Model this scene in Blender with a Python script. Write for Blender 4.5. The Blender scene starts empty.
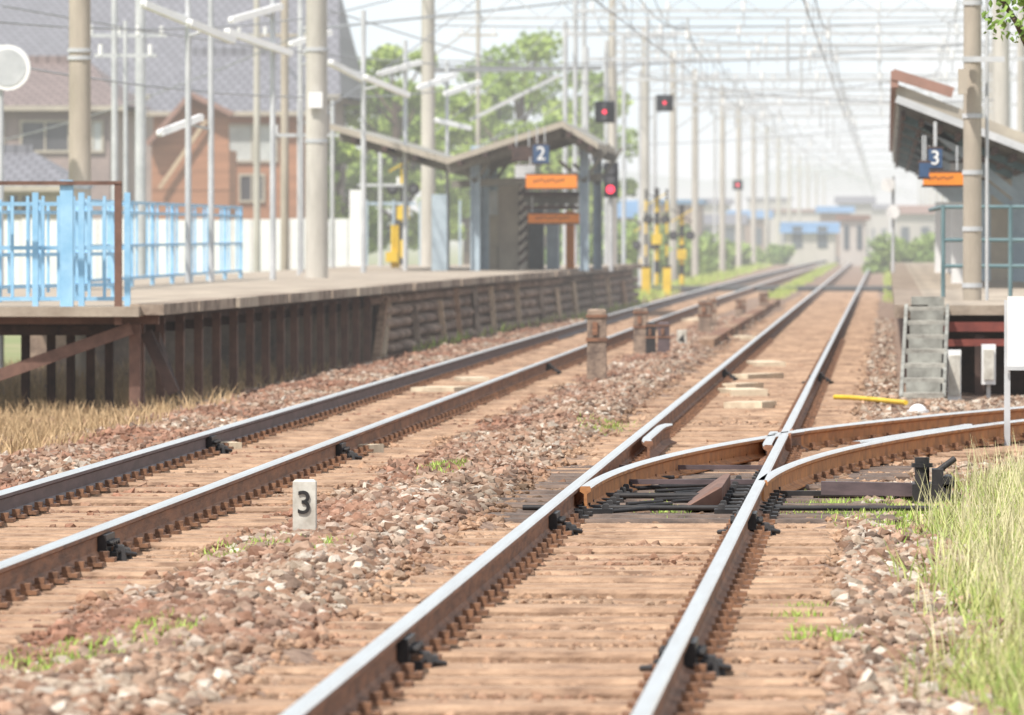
import bpy, math, random
import numpy as np
from mathutils import Vector, Matrix
random.seed(7); rng=np.random.default_rng(7)
scene=bpy.context.scene
F=8000.0; CX=887.0; HY=233.0; CZ=1.62
def P(px,py,D): return ((px-CX)/F*D, D, CZ-(py-HY)/F*D)
def GX(px,D): return (px-CX)/F*D
def ZY(py,D): return CZ-(py-HY)/F*D
def GD(py,z=0.0): return F*(CZ-z)/(py-HY)

# ---------------------------------------------------------------- materials
def mat(name,c1,c2=None,scale=4.0,rough=0.8,metal=0.0,bump=0.0,bscale=None,attr=None,stretch=None,spec=0.3,detail=6,c3=None):
    m=bpy.data.materials.new(name); m.use_nodes=True
    nt=m.node_tree; N=nt.nodes; L=nt.links
    b=N['Principled BSDF']; b.inputs['Roughness'].default_value=rough; b.inputs['Metallic'].default_value=metal
    b.inputs['Specular IOR Level'].default_value=spec
    geo=N.new('ShaderNodeNewGeometry'); mp=N.new('ShaderNodeMapping')
    L.new(geo.outputs['Position'],mp.inputs['Vector'])
    if stretch: mp.inputs['Scale'].default_value=stretch
    if c2 is None: c2=tuple(v*0.75 for v in c1)
    n=N.new('ShaderNodeTexNoise'); n.inputs['Scale'].default_value=scale; n.inputs['Detail'].default_value=detail; n.inputs['Roughness'].default_value=0.65
    L.new(mp.outputs['Vector'],n.inputs['Vector'])
    r=N.new('ShaderNodeValToRGB'); r.color_ramp.elements[0].position=0.34; r.color_ramp.elements[1].position=0.66
    r.color_ramp.elements[0].color=(*c2,1); r.color_ramp.elements[1].color=(*c1,1)
    if c3 is not None:
        e=r.color_ramp.elements.new(0.5); e.color=(*c3,1)
    L.new(n.outputs['Fac'],r.inputs['Fac'])
    out=r.outputs['Color']
    if attr:
        a=N.new('ShaderNodeAttribute'); a.attribute_name=attr
        mx=N.new('ShaderNodeMix'); mx.data_type='RGBA'; mx.blend_type='MULTIPLY'; mx.inputs[0].default_value=1.0
        L.new(out,mx.inputs[6]); L.new(a.outputs['Color'],mx.inputs[7]); out=mx.outputs[2]
    L.new(out,b.inputs['Base Color'])
    if bump>0:
        n2=N.new('ShaderNodeTexNoise'); n2.inputs['Scale'].default_value=bscale or scale*5; n2.inputs['Detail'].default_value=4
        L.new(mp.outputs['Vector'],n2.inputs['Vector'])
        bp=N.new('ShaderNodeBump'); bp.inputs['Strength'].default_value=bump; bp.inputs['Distance'].default_value=0.03
        L.new(n2.outputs['Fac'],bp.inputs['Height']); L.new(bp.outputs['Normal'],b.inputs['Normal'])
    return m
def emis(name,col,s):
    m=bpy.data.materials.new(name); m.use_nodes=True
    b=m.node_tree.nodes['Principled BSDF']; b.inputs['Base Color'].default_value=(*col,1)
    b.inputs['Emission Color'].default_value=(*col,1); b.inputs['Emission Strength'].default_value=s
    return m
M_stone=mat('ballast_stone',(1.0,1.0,1.0),(0.66,0.62,0.58),30,0.9,attr='Col')
M_bed=mat('ballast_bed',(0.38,0.27,0.20),(0.15,0.095,0.07),9,0.95,bump=0.9,bscale=28,c3=(0.27,0.185,0.14))
M_ground=mat('ground_soil',(0.30,0.28,0.15),(0.17,0.23,0.08),0.25,0.95,bump=0.5,bscale=5)
M_steel=mat('polished_rail_steel',(0.95,0.94,0.93),(0.82,0.79,0.77),3,0.28,metal=1.0,stretch=(8,0.3,1))
M_rust=mat('rusty_rail_side',(0.34,0.17,0.10),(0.15,0.085,0.06),5,0.75,bump=0.2,stretch=(1,0.4,3))
M_rustor=mat('orange_rust',(0.55,0.25,0.10),(0.32,0.15,0.075),6,0.8,bump=0.2)
M_raildark=mat('dark_rail_side',(0.15,0.11,0.115),(0.085,0.065,0.07),5,0.6,stretch=(1,0.4,3))
M_sleeper=mat('weathered_shaded_sleeper',(0.53,0.36,0.245),(0.20,0.125,0.085),3.0,0.9,bump=0.7,bscale=16,stretch=(1,3,1),c3=(0.38,0.25,0.17))  # weathered timber; darker noise tone also carries painted shading for the gap shadows
M_sleeperd=mat('oily_sleeper',(0.22,0.155,0.12),(0.06,0.045,0.04),4,0.6,bump=0.5,bscale=14,stretch=(1,3,1))
M_clip=mat('fastener_rust',(0.34,0.18,0.105),(0.12,0.07,0.05),20,0.8)
M_black=mat('black_iron',(0.05,0.045,0.045),(0.02,0.02,0.022),8,0.5)
M_oil=mat('oily_ballast',(0.07,0.06,0.058),(0.02,0.018,0.018),6,0.35,bump=0.8,bscale=25,spec=0.6)
M_conc=mat('platform_concrete',(0.50,0.43,0.34),(0.26,0.21,0.165),1.1,0.9,bump=0.3,bscale=12,c3=(0.38,0.32,0.26))
M_concd=mat('aged_concrete_edge',(0.42,0.34,0.27),(0.15,0.115,0.095),3,0.95,bump=0.5,bscale=14)
M_trestle=mat('trestle_dark_steel',(0.11,0.07,0.058),(0.04,0.03,0.03),3,0.85)
M_brown=mat('brown_painted_steel',(0.22,0.125,0.095),(0.13,0.075,0.06),5,0.7)
M_red=mat('red_oxide_steel',(0.28,0.075,0.055),(0.16,0.05,0.045),3,0.7)
M_wallst=mat('platform_wall_stone',(0.46,0.35,0.27),(0.13,0.10,0.08),1.6,0.95,bump=0.8,bscale=10,c3=(0.27,0.20,0.16))
M_wood=mat('pale_timber',(0.66,0.52,0.37),(0.44,0.33,0.23),6,0.85,stretch=(1,4,1))
M_board=mat('bleached_board',(0.80,0.69,0.52),(0.55,0.44,0.32),6,0.85,stretch=(1,4,1))
M_blue=mat('light_blue_paint',(0.38,0.63,0.84),(0.25,0.49,0.72),4,0.55)
M_bluegrey=mat('blue_grey_paint',(0.46,0.55,0.62),(0.33,0.41,0.48),3,0.6)
M_pole=mat('concrete_pole',(0.58,0.55,0.50),(0.40,0.38,0.34),2.5,0.85,stretch=(1,1,0.25))
M_polebr=mat('brownish_pole',(0.50,0.44,0.37),(0.33,0.29,0.24),2,0.85,stretch=(1,1,0.25))
M_galv=mat('galvanised_steel',(0.60,0.61,0.63),(0.43,0.45,0.47),2,0.5,metal=0.0)
M_white=mat('white_enamel',(0.85,0.85,0.85),(0.76,0.76,0.77),2,0.5)
M_wire=mat('wire_metal',(0.34,0.35,0.37),(0.24,0.25,0.27),2,0.5)
M_orange=mat('orange_sign',(0.82,0.27,0.03),(0.74,0.22,0.03),2,0.5)
M_yellow=mat('safety_yellow',(0.78,0.54,0.05),(0.62,0.42,0.04),3,0.6)
M_navy=mat('navy_sign',(0.05,0.10,0.20),(0.035,0.075,0.16),3,0.5)
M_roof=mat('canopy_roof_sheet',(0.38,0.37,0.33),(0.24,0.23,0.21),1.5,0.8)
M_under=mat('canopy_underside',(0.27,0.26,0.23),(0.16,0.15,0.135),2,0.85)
M_fascia=mat('brown_fascia',(0.36,0.21,0.17),(0.26,0.16,0.13),3,0.8)
M_cream=mat('cream_panel',(0.50,0.45,0.37),(0.37,0.33,0.28),2,0.8)
M_greypaint=mat('grey_step_paint',(0.36,0.36,0.33),(0.17,0.165,0.15),5,0.85)
M_step=mat('worn_step_tread',(0.50,0.48,0.43),(0.24,0.225,0.20),5,0.9,bump=.3)
M_signal=mat('signal_black',(0.03,0.035,0.045),(0.02,0.02,0.03),3,0.5)
M_redlamp=emis('red_signal_lamp',(1.0,0.03,0.08),1.6)
M_asph=mat('asphalt',(0.10,0.10,0.10),(0.06,0.06,0.06),3,0.9)
M_leaf=mat('leaf_green',(1,1,1),(0.7,0.7,0.7),2,0.6,attr='Col')
M_bark=mat('bark',(0.16,0.12,0.09),(0.08,0.06,0.045),6,0.9,bump=0.5)
M_grass=mat('grass_blades',(1,1,1),(0.8,0.8,0.8),2,0.75,attr='Col')
M_wallbr=mat('brown_house_wall',(0.46,0.23,0.14),(0.33,0.165,0.10),1,0.85,stretch=(0.5,0.5,5))
M_wallpk=mat('mauve_house_wall',(0.38,0.30,0.28),(0.27,0.22,0.21),1,0.85)
M_glass=mat('window_glass',(0.62,0.64,0.63),(0.38,0.40,0.40),0.8,0.15,spec=0.6)
M_darkwin=mat('dark_window',(0.10,0.10,0.11),(0.06,0.06,0.07),1,0.2,spec=0.6)
M_hill=mat('hazy_hill',(0.16,0.24,0.18),(0.10,0.16,0.12),0.002,1.0)
M_distant=mat('distant_wall',(0.55,0.51,0.47),(0.38,0.36,0.34),0.1,0.9)
M_distant2=mat('distant_wall_dark',(0.34,0.25,0.20),(0.24,0.18,0.15),0.1,0.9)
M_cream2=mat('weathered_white_paint',(0.68,0.66,0.60),(0.42,0.39,0.34),9,0.8)
M_teal=mat('teal_paint',(0.17,0.26,0.28),(0.10,0.17,0.19),3,0.6)
M_darkblue=mat('far_window',(0.10,0.12,0.14),(0.06,0.08,0.10),.3,.5)
M_fr=mat('far_roof_blue',(0.14,0.27,0.44),(0.10,0.20,0.34),.3,.8); M_fr2=mat('far_roof_red',(0.30,0.17,0.13),(0.22,0.14,0.11),.3,.8); M_fr3=mat('far_roof_grey',(0.18,0.18,0.20),(0.12,0.12,0.14),.3,.8)
M_stub=mat('stained_concrete_stub',(0.40,0.30,0.23),(0.13,0.095,0.08),7,0.9,bump=0.5)
def tilemat(name,c1,s):
    m=mat(name,c1,None,2,0.6)
    nt=m.node_tree; N=nt.nodes; L=nt.links
    br=N.new('ShaderNodeTexBrick'); br.inputs['Scale'].default_value=1.0
    br.inputs['Brick Width'].default_value=s; br.inputs['Row Height'].default_value=s*1.0; br.inputs['Mortar Size'].default_value=0.04
    br.inputs['Color1'].default_value=(*c1,1); br.inputs['Color2'].default_value=(*[v*0.82 for v in c1],1); br.inputs['Mortar'].default_value=(*[v*0.5 for v in c1],1)
    g=N.new('ShaderNodeNewGeometry'); L.new(g.outputs['Position'],br.inputs['Vector'])
    L.new(br.outputs['Color'],N['Principled BSDF'].inputs['Base Color'])
    return m
M_tile=tilemat('grey_roof_tile',(0.23,0.23,0.26),0.32)
M_tile2=tilemat('brown_roof_tile',(0.26,0.20,0.19),0.32)

# ---------------------------------------------------------------- mesh builder
class B:
    def __init__(s): s.v=[]; s.f=[]; s.m=[]; s.mats=[]; s.sm=[]
    def mi(s,m):
        if m not in s.mats: s.mats.append(m)
        return s.mats.index(m)
    def add(s,vs,fs,m,smooth=False):
        o=len(s.v); s.v.extend([tuple(v) for v in vs]); k=s.mi(m)
        for f in fs: s.f.append(tuple(i+o for i in f)); s.m.append(k); s.sm.append(smooth)
    def box(s,x0,x1,y0,y1,z0,z1,m):
        s.add([(x0,y0,z0),(x1,y0,z0),(x1,y1,z0),(x0,y1,z0),(x0,y0,z1),(x1,y0,z1),(x1,y1,z1),(x0,y1,z1)],
              [(0,3,2,1),(4,5,6,7),(0,1,5,4),(1,2,6,5),(2,3,7,6),(3,0,4,7)],m)
    def tbox(s,cx,cy,z0,z1,w,d,m,t=0.85,ch=0.0):
        w2,d2=w*t,d*t
        vs=[]
        for (ww,dd,z) in ((w,d,z0),(w2,d2,z1-ch),(w2-2*ch,d2-2*ch,z1)):
            vs+=[(cx-ww/2,cy-dd/2,z),(cx+ww/2,cy-dd/2,z),(cx+ww/2,cy+dd/2,z),(cx-ww/2,cy+dd/2,z)]
        fs=[(0,3,2,1),(8,9,10,11)]
        for k in (0,4):
            for i in range(4): fs.append((k+i,k+(i+1)%4,k+4+(i+1)%4,k+4+i))
        s.add(vs,fs,m)
    def beam(s,p,q,w,h,m,up=(0,0,1)):
        p=Vector(p);q=Vector(q);d=(q-p).normalized();u=Vector(up)
        if abs(d.dot(u))>0.97: u=Vector((0,1,0))
        a=d.cross(u).normalized();b=a.cross(d).normalized()
        a*=w/2;b*=h/2
        vs=[p-a-b,p+a-b,p+a+b,p-a+b,q-a-b,q+a-b,q+a+b,q-a+b]
        s.add(vs,[(0,3,2,1),(4,5,6,7),(0,1,5,4),(1,2,6,5),(2,3,7,6),(3,0,4,7)],m)
    def cyl(s,p,q,r,m,n=10,r2=None,smooth=True):
        p=Vector(p);q=Vector(q);d=(q-p).normalized();u=Vector((0,0,1))
        if abs(d.dot(u))>0.97: u=Vector((0,1,0))
        a=d.cross(u).normalized();b=a.cross(d).normalized()
        r2=r if r2 is None else r2
        vs=[];
        for (c,rr) in ((p,r),(q,r2)):
            for i in range(n):
                t=2*math.pi*i/n; vs.append(c+a*math.cos(t)*rr+b*math.sin(t)*rr)
        s.add(vs,[(i,(i+1)%n,n+(i+1)%n,n+i) for i in range(n)],m,smooth)
        s.add(vs,[tuple(range(n))[::-1],tuple(range(n,2*n))],m,False)
    def ball(s,c,r,m,n=10,sz=1.0):
        vs=[];fs=[];k=n//2
        for j in range(k+1):
            ph=math.pi*j/k
            for i in range(n):
                t=2*math.pi*i/n; vs.append((c[0]+r*math.sin(ph)*math.cos(t),c[1]+r*math.sin(ph)*math.sin(t),c[2]+r*sz*math.cos(ph)))
        for j in range(k):
            for i in range(n): fs.append((j*n+i,j*n+(i+1)%n,(j+1)*n+(i+1)%n,(j+1)*n+i))
        s.add(vs,fs,m,True)
    def done(s,name,parent=None):
        me=bpy.data.meshes.new(name); me.from_pydata(s.v,[],s.f)
        for m in s.mats: me.materials.append(m)
        me.polygons.foreach_set('material_index',s.m); me.polygons.foreach_set('use_smooth',s.sm)
        me.update(); ob=bpy.data.objects.new(name,me); scene.collection.objects.link(ob)
        if parent: ob.parent=parent
        return ob
def np_mesh(name,V,Fc,nper,mat_,cols=None,smooth=False):
    me=bpy.data.meshes.new(name); nf=len(Fc)
    me.vertices.add(len(V)); me.vertices.foreach_set('co',V.astype(np.float32).ravel())
    me.loops.add(nf*nper); me.loops.foreach_set('vertex_index',Fc.astype(np.int32).ravel())
    me.polygons.add(nf); me.polygons.foreach_set('loop_start',np.arange(0,nf*nper,nper,dtype=np.int32))
    me.polygons.foreach_set('loop_total',np.full(nf,nper,dtype=np.int32))
    me.materials.append(mat_)
    if cols is not None:
        a=me.color_attributes.new('Col','FLOAT_COLOR','POINT')
        c4=np.ones((len(V),4),np.float32); c4[:,:3]=cols; a.data.foreach_set('color',c4.ravel())
    me.update(calc_edges=True)
    me.polygons.foreach_set('use_smooth',np.full(nf,smooth))
    ob=bpy.data.objects.new(name,me); scene.collection.objects.link(ob); return ob
def text(s,loc,size,m,parent,name='numeral'):
    cu=bpy.data.curves.new(name,'FONT'); cu.body=s; cu.size=size; cu.align_x='CENTER'; cu.align_y='CENTER'; cu.extrude=0.004; cu.offset=size*0.004
    cu.materials.append(m)
    o=bpy.data.objects.new(name,cu); o.rotation_euler=(math.radians(90),0,0); o.location=loc
    scene.collection.objects.link(o); o.parent=parent; return o

# ---------------------------------------------------------------- track geometry
XR=(-1.82,-0.753); XL=(-5.02,-3.93); G=1.067
CR=sum(XR)/2; CL=sum(XL)/2
def lsh(y): return 0.0 if y<130 else 0.0000125*(y-130)**2+0.0014*(y-130)
SB=0.00624; SY=46.0
def sid(y): return SB*max(0,y-SY)**2
def hbed(x,y):
    x=np.asarray(x,float); y=np.asarray(y,float)
    n=0.018*np.sin(x*3.1+y*0.9)+0.014*np.sin(x*7.3-y*2.3+1)+0.012*np.sin(y*3.7+x*1.9)
    inn=(np.abs(x-CR)<0.95)|(np.abs(x-CL)<0.95)
    z=np.where(inn,-0.045,-0.035)+np.zeros(np.broadcast(x,y).shape)
    mid=np.exp(-((x+2.75)/0.42)**2); z=z+mid*0.07
    z=z+n*np.where(inn,0.25,1.0)
    z=z-0.22*np.clip((-6.3-x)/1.2,0,1)
    z=z-0.12*np.clip((x+0.1)/1.0,0,1)*(np.where(y>46,0.3,1.0))
    return z
ys=np.concatenate([np.arange(14,70,0.22),np.arange(70,140,0.8),np.arange(140,420,6)]); xs=np.arange(-12,4.01,0.16)
X,Y=np.meshgrid(xs,ys); Z=hbed(X,Y); V=np.stack([X,Y,Z],-1).reshape(-1,3)
nx=len(xs); ii=(np.arange(len(ys)-1)[:,None]*nx+np.arange(nx-1)[None,:]).ravel()
np_mesh('ballast_bed',V,np.stack([ii,ii+1,ii+nx+1,ii+nx],-1),4,M_bed,smooth=True)
b=B(); b.add([(-4000,-200,-0.32),(4000,-200,-0.32),(4000,7000,-0.32),(-4000,7000,-0.32)],[(0,1,2,3)],M_ground); b.done('ground')

ico=[]; t=(1+5**.5)/2
for a_,b_ in ((1,t),(-1,t),(1,-t),(-1,-t)): ico+= [(0,a_,b_),(a_,b_,0),(b_,0,a_)]
ico=np.array(ico,float); ico/=np.linalg.norm(ico[0])
from itertools import combinations
dm=np.linalg.norm(ico[:,None]-ico[None],axis=-1); el=dm[dm>0.1].min()*1.05
icf=[c for c in combinations(range(12),3) if all(dm[i,j]<el for i,j in combinations(c,2))]
icf=np.array([c if np.dot(np.cross(ico[c[1]]-ico[c[0]],ico[c[2]]-ico[c[0]]),ico[c[0]])>0 else (c[0],c[2],c[1]) for c in icf])
octv=np.array([(1,0,0),(-1,0,0),(0,1,0),(0,-1,0),(0,0,1),(0,0,-1)],float)
octf=np.array([(0,2,4),(2,1,4),(1,3,4),(3,0,4),(2,0,5),(1,2,5),(3,1,5),(0,3,5)])
def rots(n):
    q=rng.normal(size=(n,4)); q/=np.linalg.norm(q,axis=1,keepdims=True); w,x,y,z=q.T
    return np.stack([np.stack([1-2*(y*y+z*z),2*(x*y-z*w),2*(x*z+y*w)],-1),np.stack([2*(x*y+z*w),1-2*(x*x+z*z),2*(y*z-x*w)],-1),np.stack([2*(x*z-y*w),2*(y*z+x*w),1-2*(x*x+y*y)],-1)],1)
def scatter(y0,y1,dens,shape,faces,rad):
    xs_=[];ys_=[]
    y=y0
    while y<y1:
        xl=max(-10.5,-0.1109*(y+1)-0.7); xr=min(3.0,0.0171*(y+1)+0.7)
        n=int((xr-xl)*dens(y)); xs_.append(rng.uniform(xl,xr,n)); ys_.append(rng.uniform(y,y+1,n)); y+=1
    x=np.concatenate(xs_); y=np.concatenate(ys_)
    lshy=np.where(y<130,0,0.0000125*(y-130)**2+0.0014*(y-130))
    cr=np.minimum(abs(x-XR[0]),abs(x-XR[1])); cl=np.minimum(abs(x-XL[0]-lshy),abs(x-XL[1]-lshy))
    sd=SB*np.maximum(0,y-SY)**2; cs=np.where(y>SY,np.minimum(abs(x-XR[0]-sd),abs(x-XR[1]-sd)),9)
    intr=(abs(x-CR)<1.06); intl=(abs(x-CL)<1.08); ints=(y>SY)&(abs(x-CR-sd)<1.06)
    inn=intr|intl|ints
    ph=((y-20)%0.6); onsl=(ph<0.24)
    keep=(cr>0.095)&(cl>0.095)&(cs>0.095)
    keep&=~(inn&onsl&(rng.random(len(x))>0.10))
    keep&=~((x<-7.2)&(y>79)); keep&=~((x>0.1)&(y>81))
    x=x[keep];y=y[keep];inn=inn[keep]
    n=len(x); z=hbed(x,y)+rng.uniform(-0.012,0.012,n)
    r=rng.lognormal(math.log(rad),0.32,n)*np.where(inn,0.70,1.0)
    r=np.minimum(r,0.052)
    S=rng.uniform(0.6,1.25,(n,1,3)); J=1+rng.uniform(-0.26,0.26,(n,len(shape),1))
    R=rots(n); vv=shape[None]*S*J*r[:,None,None]; vv=np.einsum('nij,nvj->nvi',R,vv); vv[:,:,2]*=0.8
    vv+=np.stack([x,y,z+r*0.15],-1)[:,None,:]
    pal=np.array([(0.50,0.41,0.33),(0.42,0.30,0.225),(0.32,0.20,0.14),(0.68,0.61,0.53),(0.23,0.165,0.13),(0.50,0.34,0.25)])
    pr=np.array([.23,.24,.19,.09,.14,.11]); k=rng.choice(6,n,p=pr)
    c=pal[k]*rng.uniform(0.7,1.18,(n,1))
    ctan=np.array((0.49,0.315,0.205))*rng.uniform(0.5,1.3,(n,1))
    cred=np.array((0.28,0.145,0.10))*rng.uniform(0.55,1.6,(n,1))
    w=np.where(inn,0.75,0.0)[:,None]; c=c*(1-w)+ctan*w
    nz=np.sin(x*1.3+y*0.55)+np.sin(y*0.9-x*0.7+2)+rng.normal(0,0.5,n)
    wl=np.clip((-2.35-x)/0.9,0,1)*np.clip(0.5+0.35*nz,0,1)*0.85
    wl=np.maximum(wl,0.5*np.clip(0.2+0.4*nz,0,1)*(x<-0.3)); wl=wl[:,None]; c=c*(1-wl)+cred*wl
    oil=np.exp(-(((x-CR)/1.2)**4+((y-48.8)/3.2)**4)); oil=(oil*rng.uniform(0.5,1.0,n))[:,None]; c=c*(1-0.85*oil)
    cols=np.repeat(c,len(shape),axis=0)
    nv=len(shape); Fc=(faces[None]+np.arange(n)[:,None,None]*nv).reshape(-1,3)
    return vv.reshape(-1,3),Fc,cols
dn=lambda y:520 if y<40 else 520*(40/y)**1.5
a1=scatter(21,50,dn,ico,icf,0.027); a2=scatter(50,150,dn,octv,octf,0.034)
Vv=np.concatenate([a1[0],a2[0]]); Ff=np.concatenate([a1[1],a2[1]+len(a1[0])]); Cc=np.concatenate([a1[2],a2[2]])
np_mesh('gravel',Vv,Ff,3,M_stone,Cc)

prof=[(-.0635,0),(.0635,0),(.0635,.011),(.02,.026),(.009,.04),(.009,.108),(.0325,.122),(.0325,.141),(.026,.153),(-.026,.153),(-.0325,.141),(-.0325,.122),(-.009,.108),(-.009,.04),(-.02,.026),(-.0635,.011)]
def rail(b,fx,y0,y1,side,step=2.0,z0=0.0):
    n=max(2,int((y1-y0)/step)+1); yy=np.linspace(y0,y1,n); vs=[]
    for y in yy:
        x=fx(y)
        for (px,pz) in prof: vs.append((x+px,y,z0+pz))
    k=len(prof); st=[];sd=[]
    for i in range(n-1):
        for j in range(k):
            f=(i*k+j,i*k+(j+1)%k,(i+1)*k+(j+1)%k,(i+1)*k+j)
            (st if j in (7,8,9) else sd).append(f)
    b.add(vs,st,M_steel,False); b.add(vs,sd,side,False)
    b.add(vs[:k],[tuple(range(k))],side); b.add(vs[-k:],[tuple(range(k))[::-1]],side)
def sleeper(b,cx,y,half,m,z=0.0,wd=0.21):
    j=random.uniform(-0.03,0.03); e=random.uniform(-.07,.07); zz=z+random.uniform(-.018,.008)
    x0,x1=cx-half+e,cx+half+e; y0,y1=y+j,y+wd+j; tw=random.uniform(-.012,.012)
    b.add([(x0,y0+tw,-.12),(x1,y0-tw,-.12),(x1,y1-tw,-.12),(x0,y1+tw,-.12),(x0,y0+tw,zz-.02),(x1,y0-tw,zz-.02),(x1,y1-tw,zz-.02),(x0,y1+tw,zz-.02),
           (x0+.02,y0+.02+tw,zz),(x1-.02,y0+.02-tw,zz),(x1-.02,y1-.02-tw,zz),(x0+.02,y1-.02+tw,zz)],
          [(8,9,10,11),(0,1,5,4),(1,2,6,5),(2,3,7,6),(3,0,4,7),(4,5,9,8),(5,6,10,9),(6,7,11,10),(7,4,8,11)],m)
def clips(b,x,y,m=None):
    m=m or M_clip
    for s in (-1,1):
        b.box(x+s*.085-.045,x+s*.085+.045,y+.03,y+.17,.0,.02,m)
        b.box(x+s*.075-.022,x+s*.075+.022,y+.065,y+.135,.02,.05,m)
def joint(b,x,y,L=0.45):
    for s in (-1,1):
        b.box(x+s*.032-.022,x+s*.032+.022,y,y+L,.03,.118,M_black)
        for k in range(4): b.cyl((x+s*.05,y+.06+k*.11,.075),(x+s*.085,y+.06+k*.11,.075),.016,M_black,6)
    b.box(x-.10,x+.10,y+.08,y+L-.08,.0,.03,M_black)
    for (dx,dy,r_) in ((.10,.2,.04),(.13,.27,.03),(.08,.32,.028),(-.09,.22,.03)): b.tbox(x+dx,y+dy,-.02,r_*1.6,r_*2,r_*2.2,M_black,.6,.008)
    b.cyl((x+.09,y+.15,.03),(x+.17,y+.3,.01),.014,M_black,6); b.cyl((x-.1,y+.1,.02),(x-.15,y+.25,.01),.014,M_black,6)
def track(name,xs_,sh,y0,y1,side,joints,sl_half=1.05,dark=None):
    b=B()
    for i,x in enumerate(xs_): rail(b,lambda y:x+sh(y),y0,y1,side[i])
    y=20.0
    while y<230:
        d=dark and dark[0]<y<dark[1]
        sleeper(b,sum(xs_)/2+sh(y),y,sl_half+(0.25 if d else 0),M_sleeperd if d else M_sleeper)
        if y<120:
            for x in xs_: clips(b,x+sh(y),y,M_black if d else None)
        y+=0.6
    for (x,y) in joints: joint(b,x,y)
    return b.done(name)
track('railway_track',XR,lambda y:0,12,900,(M_rust,M_rust),
      [(XR[0],GD(645,.1)),(XR[1],GD(648,.1)),(XR[0],GD(517,.1)),(XR[1],GD(517,.1)),(XR[0],88),(XR[1],86)],dark=(45.2,54))
track('railway_track',XL,lsh,12,900,(M_raildark,M_rust),
      [(XL[1],GD(540,.1)),(XL[0],GD(440,.1)),(XL[1],GD(447,.1)),(XL[1],92)])
b=B()
rail(b,lambda y:XR[0]+0.075+sid(y),46.3,58.4,M_rustor,0.6); rail(b,lambda y:XR[0]+sid(y),59.6,110,M_rustor,0.6)
rail(b,lambda y:XR[1]+sid(y)+0.0,47.5,110,M_rustor,0.6)
rail(b,lambda y:XR[0]+0.02+sid(y)-0.0,58.5,59.6,M_rust,0.3)
rail(b,lambda y:XR[1]-0.085+0.01*max(0,abs(y-57.5)-1.3)**2*3,55.4,59.2,M_rust,0.3)
rail(b,lambda y:XR[0]+0.10+0.02*max(0,abs(y-59)-1.6)**2*2,56.4,61.6,M_rust,0.3)
rail(b,lambda y:XR[1]+sid(y)-0.10-0.02*max(0,abs(y-59)-1.6)**2*2,56.4,61.6,M_rust,0.3)
b.box(XR[1]-.05,XR[1]+.05,58.6,60.2,.02,.146,M_rust)
y=52.0
while y<95:
    if y<60: b_half=1.05+sid(y)/2; sleeper(b,CR+sid(y)/2,y+.3,b_half,M_sleeperd if y<56 else M_sleeper,-.004)
    else: sleeper(b,CR+sid(y),y,1.05,M_sleeper,-.004)
    clips(b,XR[0]+sid(y),y); clips(b,XR[1]+sid(y),y); y+=.6
for k in range(10):
    yy=46+k*.6
    for x in (XR[0]+.08,XR[1]-.08): b.box(x-.16,x+.16,yy+.03,yy+.17,.004,.03,M_black)
    for x in (XR[0]+.2,XR[1]-.2): b.tbox(x,yy+.1,.004,.06,.05,.06,M_black,.7,.006)
b.cyl((XR[0]-.30,46.55,.02),(0.3,46.55,.02),.016,M_black,8); b.cyl((XR[0]-.05,48.4,.03),(XR[1]+.1,48.4,.03),.018,M_black,8)
for yy in (50.3,53.4): b.box(CR-.5,CR+.5,yy,yy+.05,.04,.07,M_raildark)
b.add([(CR+.10,46.6,.01),(CR+.32,46.9,.01),(CR+.32,49.5,.01),(CR+.10,49.2,.01),(CR+.28,46.9,.13),(CR+.32,46.9,.13),(CR+.32,49.5,.13),(CR+.28,49.4,.13)],[(0,1,5,4),(1,2,6,5),(2,3,7,6),(3,0,4,7),(4,5,6,7)],M_brown)
for k in range(16):
    yy=46.2+k*.4; x_=CR+random.uniform(-.4,.1); b.cyl((x_,yy,.012),(x_+random.uniform(.1,.35),yy+random.uniform(.1,.3),.02),.014,M_black,6)
b.done('railway_turnout')
b=B(); 
n=26; vs=[(CR-.1,48.2,hbed(CR,48.2)+.012)]
for i in range(n):
    a=2*math.pi*i/n; rr=1+.18*math.sin(3*a)+.1*math.sin(7*a+1); x=CR-.1+1.1*rr*math.cos(a)*.62; yy=48.2+2.6*rr*math.sin(a); vs.append((x,yy,float(hbed(x,yy))+.014))
b.add(vs,[(0,i+1,(i+1)%n+1) for i in range(n)],M_oil); b.done('oil_stain')
def boards(lst):
    b=B()
    for (px,py,w,l) in lst:
        D=GD(py,.02); x=GX(px,D); a=random.uniform(-.06,.06)
        b.beam((x-w/2,D+l/2-a,.005),(x+w/2,D+l/2+a,.01),l,.06+random.uniform(0,.02),M_board)
    b.done('timber_boards')
boards([(742,392,.36,.9),(736,386,.28,.9),(752,377,.3,1.2),(750,404,.36,.5),(763,364,.36,1.2),(440,390,.45,.7),(470,380,.3,.7),(350,449,.36,.35),(352,442,.3,.3),(210,447,.3,.4),(735,338,.5,1.5),(700,320,.5,2)])
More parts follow.
